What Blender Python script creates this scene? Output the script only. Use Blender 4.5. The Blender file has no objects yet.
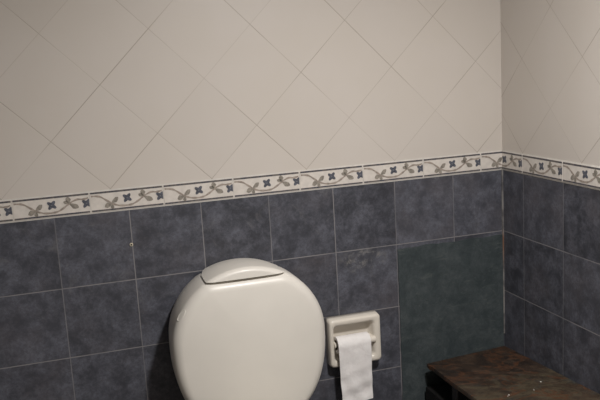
import bpy, bmesh, math, random
from mathutils import Vector, Matrix
C = bpy.context.scene
L = C.collection
Z0 = 1.0            # height of the lower edge of the decorative border above the floor
T = 0.2             # tile module
AX = 0.1766         # last (cut) tile column on the back wall
BY = 0.1182         # first (cut) tile column on the right wall
WL, WF, HC = -2.5, -2.9, 2.42

# ------------------------------------------------------------------ helpers
def link(name, bm, mats, parent=None, smooth=False):
    me = bpy.data.meshes.new(name)
    bmesh.ops.recalc_face_normals(bm, faces=bm.faces)
    bm.to_mesh(me); bm.free()
    for m in (mats if isinstance(mats, (list, tuple)) else [mats]):
        me.materials.append(m)
    if smooth:
        for p in me.polygons: p.use_smooth = True
    o = bpy.data.objects.new(name, me); L.objects.link(o)
    if parent: o.parent = parent
    return o
def empty(name, loc):
    o = bpy.data.objects.new(name, None); L.objects.link(o); o.location = loc
    return o
def tag(o, label, cat, group=None):
    o['label'] = label; o['category'] = cat
    if group: o['group'] = group
def box(bm, x0, x1, y0, y1, z0, z1, mi=0):
    vs = [bm.verts.new((x, y, z)) for x in (x0, x1) for y in (y0, y1) for z in (z0, z1)]
    fs = []
    for q in ((0,1,3,2),(4,6,7,5),(0,4,5,1),(2,3,7,6),(0,2,6,4),(1,5,7,3)):
        f = bm.faces.new([vs[i] for i in q]); f.material_index = mi; fs.append(f)
    return vs, fs
def bevel(o, w, seg=3, ang=40):
    m = o.modifiers.new('b', 'BEVEL'); m.width = w; m.segments = seg
    m.limit_method = 'ANGLE'; m.angle_limit = math.radians(ang)
    for p in o.data.polygons: p.use_smooth = True
    n = o.modifiers.new('n', 'WEIGHTED_NORMAL'); n.keep_sharp = False
def loft(bm, rings, cap0=True, cap1=True, closed=True):
    R = [[bm.verts.new(p) for p in r] for r in rings]
    n = len(R[0])
    for a, b in zip(R, R[1:]):
        for i in range(n if closed else n - 1):
            j = (i + 1) % n
            bm.faces.new((a[i], a[j], b[j], b[i]))
    if cap0: bm.faces.new(R[0])
    if cap1: bm.faces.new(R[-1])
    return R

# ------------------------------------------------------------------ materials
class N:
    def __init__(s, name):
        s.m = bpy.data.materials.new(name); s.m.use_nodes = True
        s.t = s.m.node_tree; s.b = s.t.nodes['Principled BSDF']
        s.co = s.t.nodes.new('ShaderNodeTexCoord').outputs['Object']
    def node(s, ty, **kw):
        n = s.t.nodes.new(ty)
        for k, v in kw.items(): setattr(n, k, v)
        return n
    def put(s, sock, v):
        if hasattr(v, 'links') or isinstance(v, bpy.types.NodeSocket): s.t.links.new(v, sock)
        else: sock.default_value = v
    def math(s, op, a, b=None, c=None, clamp=False):
        n = s.node('ShaderNodeMath', operation=op, use_clamp=clamp)
        for i, v in enumerate((a, b, c)):
            if v is not None: s.put(n.inputs[i], v)
        return n.outputs[0]
    def mix(s, f, a, b, mode='MIX'):
        n = s.node('ShaderNodeMix', data_type='RGBA', blend_type=mode)
        s.put(n.inputs[0], f)
        s.put(n.inputs[6], a if not isinstance(a, tuple) else (*a, 1)[:4])
        s.put(n.inputs[7], b if not isinstance(b, tuple) else (*b, 1)[:4])
        return n.outputs[2]
    def noise(s, scale, detail=4, rough=.55, vec=None, dist=0):
        n = s.node('ShaderNodeTexNoise'); n.inputs['Scale'].default_value = scale
        n.inputs['Detail'].default_value = detail; n.inputs['Roughness'].default_value = rough
        n.inputs['Distortion'].default_value = dist
        s.t.links.new(vec or s.co, n.inputs['Vector']); return n.outputs['Fac']
    def ramp(s, v, lo, hi, a=0., b=1.):
        n = s.node('ShaderNodeMapRange', interpolation_type='SMOOTHSTEP')
        s.put(n.inputs[0], v)
        for i, q in enumerate((lo, hi, a, b)): n.inputs[i + 1].default_value = q
        return n.outputs[0]
    def xyz(s, vec=None):
        n = s.node('ShaderNodeSeparateXYZ'); s.t.links.new(vec or s.co, n.inputs[0]); return n.outputs
    def comb(s, x, y, z=0.):
        n = s.node('ShaderNodeCombineXYZ')
        for i, v in enumerate((x, y, z)): s.put(n.inputs[i], v)
        return n.outputs[0]
    def white(s, vec):
        n = s.node('ShaderNodeTexWhiteNoise', noise_dimensions='3D'); s.t.links.new(vec, n.inputs[0]); return n.outputs['Value']
    def col(s, v): s.put(s.b.inputs['Base Color'], v if not isinstance(v, tuple) else (*v, 1)[:4])
    def rough(s, v): s.put(s.b.inputs['Roughness'], v)
    def bump(s, h, strength=.3, dist=.002):
        n = s.node('ShaderNodeBump'); n.inputs['Strength'].default_value = strength
        n.inputs['Distance'].default_value = dist
        s.put(n.inputs['Height'], h); s.t.links.new(n.outputs[0], s.b.inputs['Normal'])
    def cell(s, v):     # distance (in cells) to the nearest whole line
        f = s.math('FRACT', v)
        return s.math('MINIMUM', f, s.math('SUBTRACT', 1., f))

def srgb(r, g, b):
    f = lambda c: (c/255/12.92 if c/255 <= .04045 else ((c/255+.055)/1.055)**2.4)
    return (f(r), f(g), f(b))
def mul(c, k): return tuple(x*k for x in c)

def plain(name, col, rough=.4, nscale=None, amt=.1, spec=.5):
    n = N(name)
    if nscale: n.col(n.mix(n.ramp(n.noise(nscale), .3, .7), mul(col, 1-amt), mul(col, 1+amt)))
    else: n.col(col)
    n.rough(rough); n.b.inputs['Specular IOR Level'].default_value = spec
    return n.m

BLUE = (.079, .082, .100)
CREAM = (.60, .555, .51)
def wall_mat(name, axis, off, diag_u, smears=False):
    """lower part: square blue-grey tiles; upper part: cream tiles laid diagonally"""
    n = N(name); x, y, z = n.xyz()
    h = x if axis == 'x' else y
    # --- blue tiles
    u = n.math('DIVIDE', n.math('ADD', h, off), T)
    v = n.math('DIVIDE', n.math('SUBTRACT', z, Z0 - .001), T)
    du, dv = n.cell(u), n.cell(v)
    wob = n.math('MULTIPLY', n.math('SUBTRACT', n.noise(90, 2), .5), .004)
    du = n.math('ADD', du, wob); dv = n.math('ADD', dv, wob)
    gu = n.ramp(du, .004, .0095, 1, 0); gv = n.ramp(dv, .004, .0095, 1, 0)
    if axis == 'y': gu = n.math('MULTIPLY', gu, .5)
    else: gu = n.math('MULTIPLY', gu, n.ramp(n.noise(3.1, 2), .35, .6, .35, .95))
    g = n.math('MAXIMUM', gu, n.math('MULTIPLY', gv, n.ramp(n.noise(6.3, 2), .3, .55, .45, 1)))
    tid = n.comb(n.math('FLOOR', u), n.math('FLOOR', v), 3.)
    rnd = n.white(tid)
    tvec = n.node('ShaderNodeVectorMath', operation='ADD')
    n.t.links.new(n.co, tvec.inputs[0])
    n.t.links.new(n.comb(n.math('MULTIPLY', rnd, 9.), n.math('MULTIPLY', rnd, 5.), rnd), tvec.inputs[1])
    tv = tvec.outputs[0]
    cloud = n.noise(17, 10, .78, tv, .12); fine = n.noise(110, 8, .8, tv)
    b1 = n.mix(n.ramp(cloud, .36, .66), mul(BLUE, .5), mul(BLUE, 1.75))
    b2 = n.mix(n.math('MULTIPLY', n.ramp(n.noise(5, 5, .6, tv), .45, .75), .5), b1, (.115, .100, .104))
    b3 = n.mix(n.ramp(fine, .42, .64, 0, .55), b2, mul(BLUE, .45))
    b4 = n.mix(.22, b3, n.mix(rnd, mul(BLUE, .5), mul(BLUE, 1.6)))
    if smears:      # dried grey cement smears on the tile above the paper holder
        dx = n.math('DIVIDE', n.math('SUBTRACT', x, -.49), .085)
        dz = n.math('DIVIDE', n.math('SUBTRACT', z, Z0 - .235), .042)
        d = n.math('SQRT', n.math('ADD', n.math('MULTIPLY', dx, dx), n.math('MULTIPLY', dz, dz)))
        m = n.math('MULTIPLY', n.ramp(d, .55, 1.1, 1, 0), n.ramp(n.noise(30, 7, .72, None, .7), .47, .62))
        b4 = n.mix(n.math('MULTIPLY', m, n.ramp(fine, .35, .6, .15, .75)), b4, (.26, .25, .24))
        # limescale haze around the tile by the tank
        m2 = n.math('MULTIPLY', n.ramp(n.noise(14, 6, .7, None, .8), .56, .72), n.ramp(z, Z0 - .42, Z0 - .2, 0, .35))
        b4 = n.mix(m2, b4, (.19, .185, .19))
    low = n.mix(g, b4, (.235, .225, .23))
    # --- cream tiles, laid on the diagonal
    D = .14148
    p = n.math('DIVIDE', n.math('SUBTRACT', h, diag_u), D) if axis == 'x' else n.math('DIVIDE', n.math('SUBTRACT', diag_u, h), D)
    q = n.math('DIVIDE', n.math('SUBTRACT', z, Z0 + .0627), D)
    s1 = n.math('MULTIPLY', n.math('ADD', p, q), .5); s2 = n.math('MULTIPLY', n.math('SUBTRACT', p, q), .5)
    d1, d2 = n.cell(s1), n.cell(s2)
    mod1 = n.ramp(n.noise(2.3, 3), .38, .62, .3, 1.); mod2 = n.ramp(n.noise(2.9, 3, .5, n.comb(z, x, y)), .38, .62, .3, 1.)
    e1 = n.math('MULTIPLY', n.ramp(d1, .0018, .0052, 1, 0), mod1); e2 = n.math('MULTIPLY', n.ramp(d2, .0018, .0052, 1, 0), mod2)
    e = n.math('MAXIMUM', e1, e2)
    r2 = n.white(n.comb(n.math('FLOOR', s1), n.math('FLOOR', s2), 7.))
    c = n.mix(r2, mul(CREAM, .985), mul(CREAM, 1.015))
    c = n.mix(n.ramp(n.noise(5, 4), .3, .7, 0, .25), c, (.55, .50, .43))
    up = n.mix(n.math('MULTIPLY', e, .72), c, (.22, .17, .12))
    sel = n.math('GREATER_THAN', z, Z0 + .03)
    n.col(n.mix(sel, low, up))
    ru = n.ramp(cloud, .3, .7, .42, .6)
    mr = n.node('ShaderNodeMix', data_type='FLOAT'); n.put(mr.inputs[0], sel); n.put(mr.inputs[2], ru); mr.inputs[3].default_value = .42
    n.rough(mr.outputs[0]); n.b.inputs['Specular IOR Level'].default_value = .35
    hgt = n.node('ShaderNodeMix', data_type='FLOAT'); n.put(hgt.inputs[0], sel)
    n.put(hgt.inputs[2], n.math('SUBTRACT', n.math('MULTIPLY', fine, .25), g)); n.put(hgt.inputs[3], n.math('MULTIPLY', e, -1.))
    n.bump(hgt.outputs[0], .35, .0015)
    return n.m

M_back = wall_mat('tiles_back', 'x', AX, -.37242, True)
M_right = wall_mat('tiles_right', 'y', BY, -.11578)
M_plaster = plain('painted_plaster', (.60, .57, .52), .8, 4, .04)
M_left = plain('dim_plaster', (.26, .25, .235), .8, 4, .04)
M_ceil = plain('ceiling_paint', (.62, .60, .56), .85, 3, .03)

def floor_mat():
    n = N('floor_tiles'); x, y, z = n.xyz()
    u, v = n.math('DIVIDE', x, .3), n.math('DIVIDE', y, .3)
    g = n.math('MAXIMUM', n.ramp(n.cell(u), .004, .01, 1, 0), n.ramp(n.cell(v), .004, .01, 1, 0))
    c = n.mix(n.ramp(n.noise(9, 6, .6), .3, .7), (.10, .09, .085), (.19, .17, .155))
    n.col(n.mix(g, c, (.12, .11, .1))); n.rough(.45); n.bump(n.math('MULTIPLY', g, -1.), .3)
    return n.m
M_floor = floor_mat()

def ceramic(name, col, rough=.16):
    n = N(name); n.col(n.mix(n.ramp(n.noise(7, 3), .3, .7), mul(col, .97), mul(col, 1.02)))
    n.rough(rough); n.b.inputs['Coat Weight'].default_value = .06; n.b.inputs['Coat Roughness'].default_value = .12
    return n.m
M_cer = ceramic('cream_ceramic', (.715, .685, .63), .40)
M_cer_h = ceramic('holder_ceramic', (.74, .69, .61), .25)
M_seat = plain('seat_plastic', (.62, .58, .50), .3)
M_chrome = plain('chrome', (.6, .6, .6), .15); M_chrome.node_tree.nodes['Principled BSDF'].inputs['Metallic'].default_value = 1
M_dark = plain('dark_recess', (.012, .011, .011), .7)

def paper_mat():
    n = N('tissue'); f = n.noise(45, 5, .6); w = n.noise(14, 3, .6, None, 1.)
    n.col(n.mix(n.ramp(f, .3, .7), (.80, .77, .76), (.86, .84, .83))); n.rough(.95)
    n.b.inputs['Specular IOR Level'].default_value = .1
    n.bump(n.math('ADD', n.math('MULTIPLY', f, .4), w), .55, .006); return n.m
M_paper = paper_mat()
M_card = plain('cardboard', (.30, .22, .15), .9, 40, .1)

def cement_mat():
    n = N('green_cement'); x, y, z = n.xyz()
    a = n.ramp(n.noise(13, 9, .78, None, .3), .36, .66); b = n.ramp(n.noise(55, 7, .78), .4, .62)
    c = n.mix(a, (.040, .052, .056), (.078, .092, .096))
    c = n.mix(n.math('MULTIPLY', b, .4), c, (.038, .047, .052))
    sc = n.ramp(n.noise(13, 8, .75, n.comb(x, y, n.math('MULTIPLY', z, 3.)), 1.5), .54, .70, 0, .5)
    c = n.mix(sc, c, (.115, .13, .12))
    n.col(c); n.rough(.75); n.b.inputs['Specular IOR Level'].default_value = .2; n.bump(n.math('ADD', a, b), .35, .0015)
    return n.m
M_cement = cement_mat()

def rust_mat():
    n = N('rusty_slate'); x, y, z = n.xyz()
    vec = n.comb(n.math('ADD', n.math('MULTIPLY', x, 1.), n.math('MULTIPLY', y, -.35)), n.math('MULTIPLY', n.math('ADD', y, n.math('MULTIPLY', x, .5)), 1.5), z)
    a = n.noise(5.5, 8, .68, vec, 1.2); b = n.noise(17, 8, .7, vec, .8); d = n.noise(70, 6, .7)
    c = n.mix(n.ramp(a, .36, .62), (.016, .0105, .0078), (.046, .027, .0165))
    c = n.mix(n.math('MULTIPLY', n.ramp(b, .5, .68), .65), c, (.078, .048, .028))
    front = n.ramp(n.math('ADD', y, n.math('MULTIPLY', n.math('SUBTRACT', a, .5), .25)), .05, .13, 1, 0)
    olive = n.math('MULTIPLY', front, n.ramp(n.noise(8, 6, .6, vec, 1.5), .42, .6, .1, .8))
    c = n.mix(olive, c, (.082, .064, .038))
    slate = n.math('MULTIPLY', n.ramp(n.noise(9, 6, .6, n.comb(y, x, z), 1.5), .55, .68, 0, .7), n.ramp(front, 0, 1, .35, 1))
    c = n.mix(slate, c, (.045, .052, .05))
    vein = n.ramp(n.math('ABSOLUTE', n.math('SUBTRACT', n.noise(4.2, 5, .6, vec, 1.8), .52)), 0, .035, .9, 0)
    c = n.mix(n.math('MULTIPLY', vein, n.ramp(n.noise(9, 3), .35, .5)), c, (.085, .034, .014))
    c = n.mix(n.ramp(d, .5, .72, 0, .6), c, (.014, .01, .008))
    n.col(c); n.rough(n.ramp(b, .3, .7, .45, .75)); n.bump(n.math('ADD', a, n.math('MULTIPLY', d, .4)), .6, .004)
    return n.m
M_rust = rust_mat()
M_black = plain('black_painted_wood', (.009, .0085, .0085), .6, 25, .2, .25)
M_steel = plain('dark_steel', (.03, .03, .032), .5, 40, .2)
M_fleck = plain('white_paint_fleck', (.62, .60, .55), .7)

# border materials
M_bt = plain('border_glaze', (.67, .625, .575), .35, 60, .06)
M_bg = plain('border_grout', (.62, .60, .56), .8, 60, .06)
def strip_mat():
    n = N('border_line'); f = n.ramp(n.noise(130, 3, .6), .35, .65)
    n.col(n.mix(f, (.060, .062, .082), (.15, .135, .125))); n.rough(.4); return n.m
M_bl = strip_mat()
M_vine = plain('vine_glaze', (.34, .29, .25), .4, 150, .22)
M_leaf = plain('leaf_glaze', (.27, .245, .21), .4, 150, .25)
M_flow = plain('flower_glaze', (.092, .098, .122), .4, 150, .3)
M_flowl = plain('flower_light_glaze', (.17, .18, .20), .4)

# ------------------------------------------------------------------ room
def struct(name, bm, m, parent=None, **k):
    o = link(name, bm, m, parent, **k)
    if not parent: o['kind'] = 'structure'
    return o
bm = bmesh.new(); box(bm, WL-.1, .1, 0, .1, 0, HC); wall_back = struct('wall_back', bm, M_back)
bm = bmesh.new(); box(bm, 0, .1, WF, 0, 0, HC); struct('wall_right', bm, M_right)
bm = bmesh.new(); box(bm, WL-.1, WL, WF, 0, 0, HC); struct('wall_left', bm, M_left)
bm = bmesh.new(); box(bm, WL-.1, .1, WF-.1, WF, 0, HC); struct('wall_front', bm, M_plaster)
bm = bmesh.new(); box(bm, WL-.1, .1, WF-.1, .1, -.1, 0); struct('floor', bm, M_floor)
bm = bmesh.new(); box(bm, WL-.1, .1, WF-.1, .1, HC, HC+.1); struct('ceiling', bm, M_ceil)

# green cement panel where tiles are missing, slightly proud and with uneven edges
random.seed(4)
bm = bmesh.new()
xl, xr, zt, zb = -.374, -.0035, Z0-.2145, .001
pts = []
for i in range(25): pts.append((xl + (xr-xl)*i/24, zt + random.uniform(-.0025, .0025)))
for i in range(1, 40): pts.append((xr, zt + (zb-zt)*i/40))
pts += [(xr, zb), (xl, zb)]
for i in range(1, 40): pts.append((xl - (.004*(i<16)) + random.uniform(-.002, .002), zb + (zt-zb)*i/40))
loft(bm, [[(x, 0., z) for x, z in pts], [(x, -.003, z) for x, z in pts]])
struct('cement_panel', bm, M_cement, wall_back)

# corner grout seam
def seam_mat():
    n = N('corner_grout'); x, y, z = n.xyz()
    r = n.math('MULTIPLY', n.ramp(z, Z0-.34, Z0-.24, 0, 1), n.ramp(z, Z0-.19, Z0-.23, 0, 1))
    g = n.mix(n.ramp(n.noise(15, 4), .4, .6), (.09, .088, .09), (.25, .24, .23))
    n.col(n.mix(n.math('MULTIPLY', r, .8), g, (.20, .095, .05))); n.rough(.8); return n.m
bm = bmesh.new(); box(bm, -.0042, 0, -.0042, 0, .45, Z0)
struct('grout_seam', bm, seam_mat(), wall_back)

# ------------------------------------------------------------------ decorative border
H = .0585
VINE = [(-.02,.2),(.04,.17),(.14,.24),(.24,.51),(.31,.69),(.40,.80),(.50,.82),(.58,.77),(.67,.58),(.73,.41),(.83,.25),(.91,.27),(.98,.22)]
def cr(P, t):
    n = len(P)-1; i = min(int(t*n), n-1); f = t*n-i
    p = [P[max(i-1,0)], P[i], P[i+1], P[min(i+2,n)]]
    return tuple(.5*(2*p[1][k]+(p[2][k]-p[0][k])*f+(2*p[0][k]-5*p[1][k]+4*p[2][k]-p[3][k])*f*f+(3*p[1][k]-p[0][k]-3*p[2][k]+p[3][k])*f**3) for k in (0,1))
LEAVES = [(.285,.64,40,.11,.030),(.285,.66,200,.09,.034),(.29,.68,275,.062,.024),
          (.725,.42,100,.085,.032),(.725,.42,155,.070,.024),(.73,.44,-28,.12,.034)]
FLOWERS = [(.50,.42,.046),(.955,.50,.046)]
def border(name, conv, spans):
    """conv(u metres along, z, out) -> point ; spans (start, end, u0, u1)"""
    bm = bmesh.new()
    def poly(pts, out, mi):
        vs = [bm.verts.new(conv(a, b, out)) for a, b in pts]
        lo = [bm.verts.new(conv(a, b, .001)) for a, b in pts]
        f = bm.faces.new(vs); f.material_index = mi
        for i in range(len(vs)):
            j = (i+1) % len(vs); g = bm.faces.new((vs[i], vs[j], lo[j], lo[i])); g.material_index = mi
    full0, full1 = spans[0][0], spans[-1][1]
    def slab(a, b, c, d, out, mi):
        pts = [(a, c), (b, c), (b, d), (a, d)]
        vs = [bm.verts.new(conv(p, q, out)) for p, q in pts]; lo = [bm.verts.new(conv(p, q, 0)) for p, q in pts]
        bm.faces.new(vs).material_index = mi
        for i in range(4):
            j = (i+1) % 4; bm.faces.new((vs[i], vs[j], lo[j], lo[i])).material_index = mi
    slab(full0, full1, Z0-.0014, Z0+H+.003, .0012, 1)
    for a, b, u0, u1 in spans:
        g0 = .0011 if u0 <= 0 else 0; g1 = .0011 if u1 >= 1 else 0
        slab(a+g0, b-g1, Z0+.002, Z0+H, .003, 0)
        o = a - u0*T                       # where u = 0 would stand
        S = lambda u: o + u*T
        V = lambda v: Z0 + .004 + (1-v)*(H-.0065)
        top = Z0+H-.0008
        slab(a+g0*2.2, b-g1*2.2, top-.0050, top, .0034, 2)
        slab(a+g0*2.2, b-g1*2.2, Z0+.0034, Z0+.0080, .0034, 2)
        # vine ribbon
        K = 64; prev = None
        for k in range(K+1):
            u, v = cr(VINE, k/K); u2, v2 = cr(VINE, min(1, k/K+.01)); u1_, v1_ = cr(VINE, max(0, k/K-.01))
            tx, tz = (u2-u1_)*T, -(v2-v1_)*(H-.0065); l = math.hypot(tx, tz) or 1
            nx, nz = -tz/l, tx/l; w = .0019+.0011*math.sin(k*.5)**2
            if u < u0+.008 or u > u1-.008: prev = None; continue
            c = (S(u), V(v)); q = ((c[0]+nx*w, c[1]+nz*w), (c[0]-nx*w, c[1]-nz*w))
            if prev:
                vs = [bm.verts.new(conv(*p, .0037)) for p in (prev[0], q[0], q[1], prev[1])]
                bm.faces.new(vs).material_index = 3
            prev = q
        for (u, v, ang, ln, wd) in LEAVES:
            if not (u0+.06 < u < u1-.06): continue
            A = math.radians(ang); ln_m, wd_m = ln*T*1.12, wd*T*.92
            P = []
            for k in range(12):
                t = k/12*2*math.pi; s_ = .5-.5*math.cos(t); ww = math.sin(t)*wd_m*(.6+.55*math.sin(s_*math.pi))*(1.15 if s_ > .5 else .8)
                lx, lz = s_*ln_m, ww
                P.append((S(u)+lx*math.cos(A)-lz*math.sin(A), V(v)+lx*math.sin(A)+lz*math.cos(A)))
            P = [(p, min(max(q, Z0+.0062), Z0+H-.0058)) for p, q in P]
            poly(P, .0039, 4)
        for (u, v, r) in FLOWERS:
            if not (u0 < u < u1): continue
            rm = r*T
            P = []
            for k in range(24):
                t = k/24*2*math.pi; rr = rm*(1.16+.40*math.cos(4*(t-math.pi/4-.12)))
                P.append((S(u)+rr*math.cos(t), V(v)+rr*math.sin(t)))
            P = [(min(p, b-.0015), q) for p, q in P]
            poly(P, .0039, 5)
            P = [(S(u)+rm*.22*math.cos(k/8*2*math.pi), V(v)+rm*.22*math.sin(k/8*2*math.pi)) for k in range(8)]
            poly(P, .0042, 6)
    o = link(name, bm, [M_bt, M_bg, M_bl, M_vine, M_leaf, M_flow, M_flowl])
    o['kind'] = 'structure'
    return o
sp = [(-.079, -.003, 0., .38)]
k = 0
while True:
    a = -.279 - .2*k; k += 1
    if a < WL: sp.append((WL+.001, a+.2, (WL+.001-a)/T, 1.)); break
    sp.append((a, a+.2, 0., 1.))
border('trim_1', lambda a, z, o: (a, -o, z), sorted(sp))
sp = [(.0001, .118, .41, 1.)]; a = .118
while a < -WF-.2: sp.append((a, a+.2, 0., 1.)); a += .2
sp.append((a, -WF-.001, 0., (-WF-.001-a)/T))
border('trim_2', lambda a, z, o: (-o, -a, z), sp)

# ------------------------------------------------------------------ toilet
TX, TZ = -.893, Z0-.372      # centre of the rounded tank
def outline(inset, n=96, w=.2165, bt=.206, bb=.272, cap=None):
    P = []
    for k in range(n):
        t = 2*math.pi*k/n; c, s_ = math.cos(t), math.sin(t)
        e = 2.0 if s_ >= 0 else 2.35
        b = bt if s_ >= 0 else bb
        x = math.copysign(abs(c)**(2/e), c)*w; z = math.copysign(abs(s_)**(2/e), s_)*b
        if cap is not None:          # soft flat top
            q = 450.; z = -math.log(math.exp(-q*z)+math.exp(-q*cap))/q if z > .08 else z
        P.append(Vector((x, z)))
    if inset:
        Q = []
        for k in range(n):
            t = (P[(k+1) % n]-P[k-1]).normalized(); nr = Vector((t.y, -t.x))
            Q.append(P[k]-nr*inset)
        P = Q
    return P
def tank_rings(grow=0., yb=-.004, yf=-.182, r=.031, cap=None):
    R = []
    def ring(ins, y, sc=1.): R.append([(p.x*sc, y, p.y*sc) for p in outline(ins-grow, cap=cap)])
    ring(.014, yb); ring(.006, yb-.03); ring(0, yb-.08); ring(-.001, yf+r+.03)
    for k in range(0, 9):
        a = k/8*math.pi/2*.93
        ring(-.001+r*(1-math.cos(a)), yf+r-(r+grow)*math.sin(a))
    base = outline(r*.9-grow, cap=cap); y0 = R[-1][0][1]
    for s_ in (.93, .85, .7, .5, .3, .1):
        R.append([(p.x*s_, y0-.012*(1-s_**2)**1.0, p.y*s_) for p in base])
    return R
toilet = empty('toilet', (TX, 0, 0))
tag(toilet, 'cream ceramic toilet with a round-shouldered cistern against the blue tiled wall', 'toilet')
ZL = .178  # lid seam above tank centre
bm = bmesh.new(); loft(bm, tank_rings(cap=ZL))
bmesh.ops.translate(bm, verts=bm.verts, vec=(0, 0, TZ))
link('tank', bm, M_cer, toilet, smooth=True)
bm = bmesh.new(); loft(bm, tank_rings(grow=.002, yf=-.176, r=.014))
bmesh.ops.bisect_plane(bm, geom=bm.verts[:]+bm.edges[:]+bm.faces[:], plane_co=(0, 0, ZL+.0025), plane_no=(0, 0, 1), clear_inner=True)
bmesh.ops.holes_fill(bm, edges=[e for e in bm.edges if e.is_boundary])
for v in bm.verts: v.co = (v.co.x*1.0-.003, v.co.y, v.co.z+TZ)
lid = link('tank_lid', bm, M_cer, toilet)
bevel(lid, .0065, 4, 50)
bm = bmesh.new(); box(bm, -.09, .07, -.15, -.02, TZ+ZL-.01, TZ+ZL+.004)
link('lid_seat', bm, M_cer, toilet)
# oval flush ring on the cistern's left shoulder
def oval_ring(bm, cen, nrm, up, a, b, r, n=28, m_=8):
    nrm = nrm.normalized(); up = (up-up.dot(nrm)*nrm).normalized(); sd = up.cross(nrm)
    R = []
    for i in range(n):
        t = 2*math.pi*i/n; c = cen+sd*(b*math.cos(t))+up*(a*math.sin(t)); o = (sd*math.cos(t)*a+up*math.sin(t)*b).normalized()
        R.append([tuple(c+o*(r*math.cos(q*2*math.pi/m_))+nrm*(r*math.sin(q*2*math.pi/m_))) for q in range(m_)])
    R.append(R[0]); loft(bm, R, False, False); bmesh.ops.remove_doubles(bm, verts=bm.verts, dist=1e-6)
bm = bmesh.new()
BC = Vector((-.1852, -.164, TZ+.098)); BN = Vector((-.76, -.46, .45))
oval_ring(bm, BC, BN, Vector((0.5, -.25, .85)), .0175, .0075, .0024)
link('flush_ring', bm, M_cer, toilet, smooth=True)
# bowl and closed seat below the frame
def egg(w, f, b, z, n=40, yc=-.40):
    P = []
    for k in range(n):
        t = 2*math.pi*k/n; y = math.sin(t)
        P.append((w*math.cos(t), yc-(f if y > 0 else b)*y, z))
    return P
bm = bmesh.new()
loft(bm, [egg(.11,.16,.30,0.), egg(.105,.15,.295,.05), egg(.10,.13,.28,.16), egg(.13,.18,.285,.27), egg(.175,.25,.29,.345), egg(.185,.26,.29,.375), egg(.18,.255,.285,.385)])
link('bowl', bm, M_cer, toilet, smooth=False); bevel(toilet.children[-1], .006, 2, 35)
bm = bmesh.new()
loft(bm, [egg(.18,.26,.165,.386), egg(.187,.268,.17,.395), egg(.187,.268,.17,.405), egg(.18,.26,.163,.415), egg(.12,.18,.11,.420)])
link('seat_cover', bm, M_seat, toilet, smooth=True)

# ------------------------------------------------------------------ paper holder
hx0, hx1, hz0, hz1, hd = -.6245, -.4555, Z0-.553, Z0-.400, .040
holder = empty('toilet_paper_holder', (hx0, 0, hz0))
tag(holder, 'cream ceramic toilet paper holder on blue tiles right of the cistern', 'toilet paper holder')
W, Hh = hx1-hx0, hz1-hz0
def rr(x0, x1, z0, z1, r, y, n=6):
    P = []
    for cx, cz, a0 in ((x1-r, z1-r, 0), (x0+r, z1-r, 90), (x0+r, z0+r, 180), (x1-r, z0+r, 270)):
        for k in range(n+1):
            a = math.radians(a0+90*k/n); P.append((cx+r*math.cos(a), y, cz+r*math.sin(a)))
    return P
bm = bmesh.new()
fr = .015
ft = .021
loft(bm, [rr(0, W, 0, Hh, .010, 0), rr(0, W, 0, Hh, .011, -.018), rr(.001, W-.001, .001, Hh-.001, .012, -hd+.006), rr(.0035, W-.0035, .0035, Hh-.0035, .012, -hd+.0015),
          rr(.008, W-.008, .008, Hh-.008, .012, -hd), rr(fr-.006, W-ft-.002+.006, ft-.006, Hh-ft+.006, .014, -hd), rr(fr-.001, W-ft-.003+.001, ft-.001, Hh-ft+.001, .012, -hd+.003),
          rr(fr+.001, W-ft-.005, ft+.001, Hh-ft-.001, .011, -hd+.010), rr(fr+.003, W-ft-.010, ft+.004, Hh-ft-.004, .010, -.008), rr(fr+.006, W-ft-.014, ft+.012, Hh-ft-.012, .006, -.005)])
link('frame', bm, M_cer_h, holder, smooth=True)
# arms: lobes on both inner cheeks that carry the roller
def cyl(bm, x0, x1, y, z, r, n=24, r2=None):
    rings = []
    for x, q in ((x0, r), (x1, r2 or r)):
        rings.append([(x, y+q*math.cos(2*math.pi*k/n), z+q*math.sin(2*math.pi*k/n)) for k in range(n)])
    loft(bm, rings)
RY, RZ = -.036, .073      # roller axis (holder coordinates)
for sgn, xa, xb in ((0, fr-.002, fr+.0035), (1, W-ft-.022, W-ft+.001)):
    bm = bmesh.new()
    rings = []
    for x in (xa, xb):
            rings.append([(x, RY+.0105*math.cos(math.radians(90+15*k)), RZ+.0105*math.sin(math.radians(90+15*k))) for k in range(13)] + [(x, -.009, RZ-.013), (x, -.009, RZ+.013)])
    loft(bm, rings)
    o = link('arm', bm, M_cer_h, holder); bevel(o, .0025, 2)
bm = bmesh.new()
cyl(bm, fr+.0035, W-ft-.022, RY, RZ, .0065)
o = link('roller', bm, M_seat, holder, smooth=True); bevel(o, .001, 2)

# ------------------------------------------------------------------ the roll and its hanging sheet
px0, px1 = hx0+.0200, hx1-.0450
roll = empty('toilet_paper_roll', (px0, RY, hz0+RZ))
tag(roll, 'thin white toilet paper roll with a long sheet hanging from the ceramic holder', 'toilet paper')
PW = px1-px0; RR = .026
bm = bmesh.new()
n = 48
rings = []
for x, r in ((0, .0165), (0, RR-.001), (.001, RR), (PW-.001, RR), (PW, RR-.001), (PW, .0165), (0, .0165)):
    rings.append([(x, r*math.cos(2*math.pi*k/n), r*math.sin(2*math.pi*k/n)) for k in range(n)])
loft(bm, rings, False, False); bmesh.ops.remove_doubles(bm, verts=bm.verts, dist=1e-6)
link('paper', bm, M_paper, roll, smooth=False); bevel(roll.children[-1], .0005, 1)
bm = bmesh.new()
rings = [[(x, r*math.cos(2*math.pi*k/n), r*math.sin(2*math.pi*k/n)) for k in range(n)] for x, r in ((.0005, .0152), (.0005, .0163), (PW-.0005, .0163), (PW-.0005, .0152), (.0005, .0152))]
loft(bm, rings, False, False); bmesh.ops.remove_doubles(bm, verts=bm.verts, dist=1e-6)
link('core', bm, M_card, roll, smooth=False)
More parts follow.
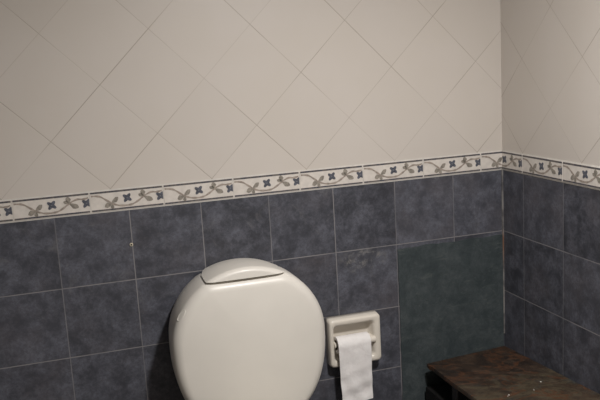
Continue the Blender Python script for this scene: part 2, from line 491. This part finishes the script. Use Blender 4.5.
# sheet: wraps over the front of the roll and hangs down past the holder
bm = bmesh.new()
NX, prof = 22, []
for k in range(15):
    a = math.radians(115 + 65*k/14); prof.append((RR+.0016, a))
path = [((RR+.0016)*math.cos(a), (RR+.0016)*math.sin(a)) for _, a in prof]
LN = .186
for k in range(1, 41):
    path.append((path[14][0]+.0*k, -LN*k/40))
vs = []
for j, (y, z) in enumerate(path):
    row = []
    tt = max(0, (j-14)/40)
    for i in range(NX+1):
        s_ = i/NX
        x = -.001+(PW+.002)*s_
        wv = tt*(.0035*math.sin(s_*5.2+tt*4)+.0022*math.sin(s_*11-tt*9)+.0016*math.sin(tt*23+s_*3))
        drift = tt*.004*(1-s_) - .001*tt*s_
        curl = 0
        if tt > .86: curl = -(tt-.86)**1.3*.10*max(0, s_-.3)
        zz = z + (.012*max(0, s_-.55)*tt**6 if True else 0) - .004*(1-s_)*tt**5
        row.append(bm.verts.new((x+drift, y+.002*tt+wv+curl, zz)))
    vs.append(row)
for a, b in zip(vs, vs[1:]):
    for i in range(NX): bm.faces.new((a[i], a[i+1], b[i+1], b[i]))
sheet = link('hanging_sheet', bm, M_paper, roll, smooth=True)
md = sheet.modifiers.new('s', 'SOLIDIFY'); md.thickness = .0007; md.offset = 0
md = sheet.modifiers.new('u', 'SUBSURF'); md.levels = 1; md.render_levels = 1

# ------------------------------------------------------------------ small wall plug
plug = None
bm = bmesh.new()
n = 20
def rg(r, y): return [(r*math.cos(2*math.pi*k/n), y, r*math.sin(2*math.pi*k/n)) for k in range(n)]
loft(bm, [rg(.0048, 0), rg(.0048, -.0015), rg(.004, -.0028), rg(.0025, -.0028), rg(.002, -.001)], True, True)
for f in bm.faces:
    if max(v.co.y for v in f.verts) < -.0005 and all(abs(v.co.x) < .0026 and abs(v.co.z) < .0026 for v in f.verts): f.material_index = 1
plug = link('wall_plug', bm, [plain('plug_plastic', (.62, .56, .42), .5), M_dark]); plug.location = (-1.180, 0, Z0-.1)
tag(plug, 'tiny pale plastic wall plug in the joint between two blue tiles left of the cistern', 'wall plug')

# ------------------------------------------------------------------ bench in the corner
bench = empty('bench', (-.16, -.35, 0))
tag(bench, 'low corner bench with rusty brown slab top on a black base', 'bench')
def P(x, y, z): return (x+.16, y+.35, z)
random.seed(8)
zt0 = Z0-.592; tilt = .055
bm = bmesh.new()
# top outline with slightly chipped edges
o2 = []
def edge(a, b, n, amp):
    for k in range(n):
        t = k/n; w = random.uniform(-amp, amp)
        o2.append((a[0]+(b[0]-a[0])*t+w*(abs(b[1]-a[1]) > abs(b[0]-a[0])), a[1]+(b[1]-a[1])*t+w*(abs(b[0]-a[0]) > abs(b[1]-a[1]))))
edge((-.305, -.040), (-.004, -.0045), 16, .0012); edge((-.004, -.0045), (-.004, -.70), 34, .001); edge((-.004, -.70), (-.325, -.70), 16, .002); edge((-.325, -.70), (-.305, -.040), 34, .0016)
th = .014
def zz(y): return zt0-tilt*y
rings = []
for dz, s_ in ((-th, .995), (-th+.002, 1.), (-.0025, 1.), (0, .994)):
    rings.append([P(-.16+(x+.16)*s_, -.35+(y+.35)*s_, zz(y)+dz) for x, y in o2])
loft(bm, rings)
link('slab_top', bm, M_rust, bench)
# white paint flecks on the slab
def rayhit(px, py): return None
for (x, y, r) in ((-.089, -.338, .0024), (-.141, -.382, .0018), (-.221, -.382, .0022), (-.228, -.388, .0013)):
    bm = bmesh.new()
    k8 = [P(x+r*random.uniform(.7, 1.3)*math.cos(k/8*6.283), y+r*random.uniform(.7, 1.3)*math.sin(k/8*6.283), zz(y)+.0010) for k in range(8)]
    k9 = [(a, b, c-.0014) for a, b, c in k8]
    loft(bm, [k9, k8]); link('paint_fleck', bm, M_fleck, bench)
# cross rails between slab and base, black base box with plinth
for (y0, y1) in ((-.20, -.165), (-.60, -.565)):
    bm = bmesh.new()
    v, _ = box(bm, 0, 1, 0, 1, 0, 1)
    for q in v:
        y = y0 if q.co.y < .5 else y1; x = -.285 if q.co.x < .5 else -.03
        q.co = P(x, y, zz(y)-th-.0002 if q.co.z > .5 else Z0-.6755)
    o = link('rail', bm, M_steel, bench); bevel(o, .002, 2)
bm = bmesh.new()
box(bm, -.304+.16, -.02+.16, -.67+.35, -.022+.35, .05, Z0-.6755)
o = link('base_box', bm, M_black, bench); bevel(o, .003, 2)
bm = bmesh.new()
box(bm, -.29+.16, -.04+.16, -.64+.35, -.05+.35, 0, .05)
link('plinth', bm, M_black, bench)

# ------------------------------------------------------------------ ceiling lamp (overhead, out of frame)
LX, LY, LZ = -.61, -1.3, 1.97
lamp = empty('ceiling_lamp', (LX, LY, LZ))
tag(lamp, 'small round lamp hanging low from the bathroom ceiling', 'lamp')
def disc(r, z, n=32): return [(r*math.cos(2*math.pi*k/n), r*math.sin(2*math.pi*k/n), z) for k in range(n)]
bm = bmesh.new(); loft(bm, [disc(.10, 0), disc(.105, .005), disc(.095, .03), disc(.06, .055), disc(.02, .065)])
link('lamp_shade', bm, M_left, lamp, smooth=True)
bm = bmesh.new(); loft(bm, [disc(.004, .065, 8), disc(.004, HC-LZ-.02, 8)])
link('cord', bm, M_black, lamp)
bm = bmesh.new(); loft(bm, [disc(.05, HC-LZ-.02), disc(.05, HC-LZ)])
link('ceiling_rose', bm, M_left, lamp)
ld = bpy.data.lights.new('lamp_light', 'AREA'); ld.shape = 'DISK'; ld.size = .15
ld.energy = 33.3; ld.color = (1, .965, .935)
lo = bpy.data.objects.new('lamp_light', ld); L.objects.link(lo); lo.location = (LX, LY, LZ-.012)

w = bpy.data.worlds.new('w'); C.world = w; w.use_nodes = True
w.node_tree.nodes['Background'].inputs[0].default_value = (.5, .5, .5, 1)
w.node_tree.nodes['Background'].inputs[1].default_value = .0

# ------------------------------------------------------------------ camera
cd = bpy.data.cameras.new('camera'); cam = bpy.data.objects.new('camera', cd); L.objects.link(cam); C.camera = cam
cd.sensor_width = 36; cd.lens = 775.949*36/600; cd.clip_start = .02
yaw, pitch, roll_ = .28786, -.17618, -.05875
cy, sy, cp, sp_ = math.cos(yaw), math.sin(yaw), math.cos(pitch), math.sin(pitch)
f = Vector((sy*cp, cy*cp, sp_)); r = Vector((cy, -sy, 0)); u = r.cross(f)
r2 = r*math.cos(roll_)+u*math.sin(roll_); u2 = -r*math.sin(roll_)+u*math.cos(roll_)
cam.matrix_world = Matrix(((r2.x, u2.x, -f.x, -1.32343), (r2.y, u2.y, -f.y, -2.17057), (r2.z, u2.z, -f.z, Z0+.37602), (0, 0, 0, 1)))

vs_ = C.view_settings
vs_.view_transform = 'Standard'; vs_.look = 'None'; vs_.gamma = 1; vs_.use_curve_mapping = False; vs_.exposure = 0.0
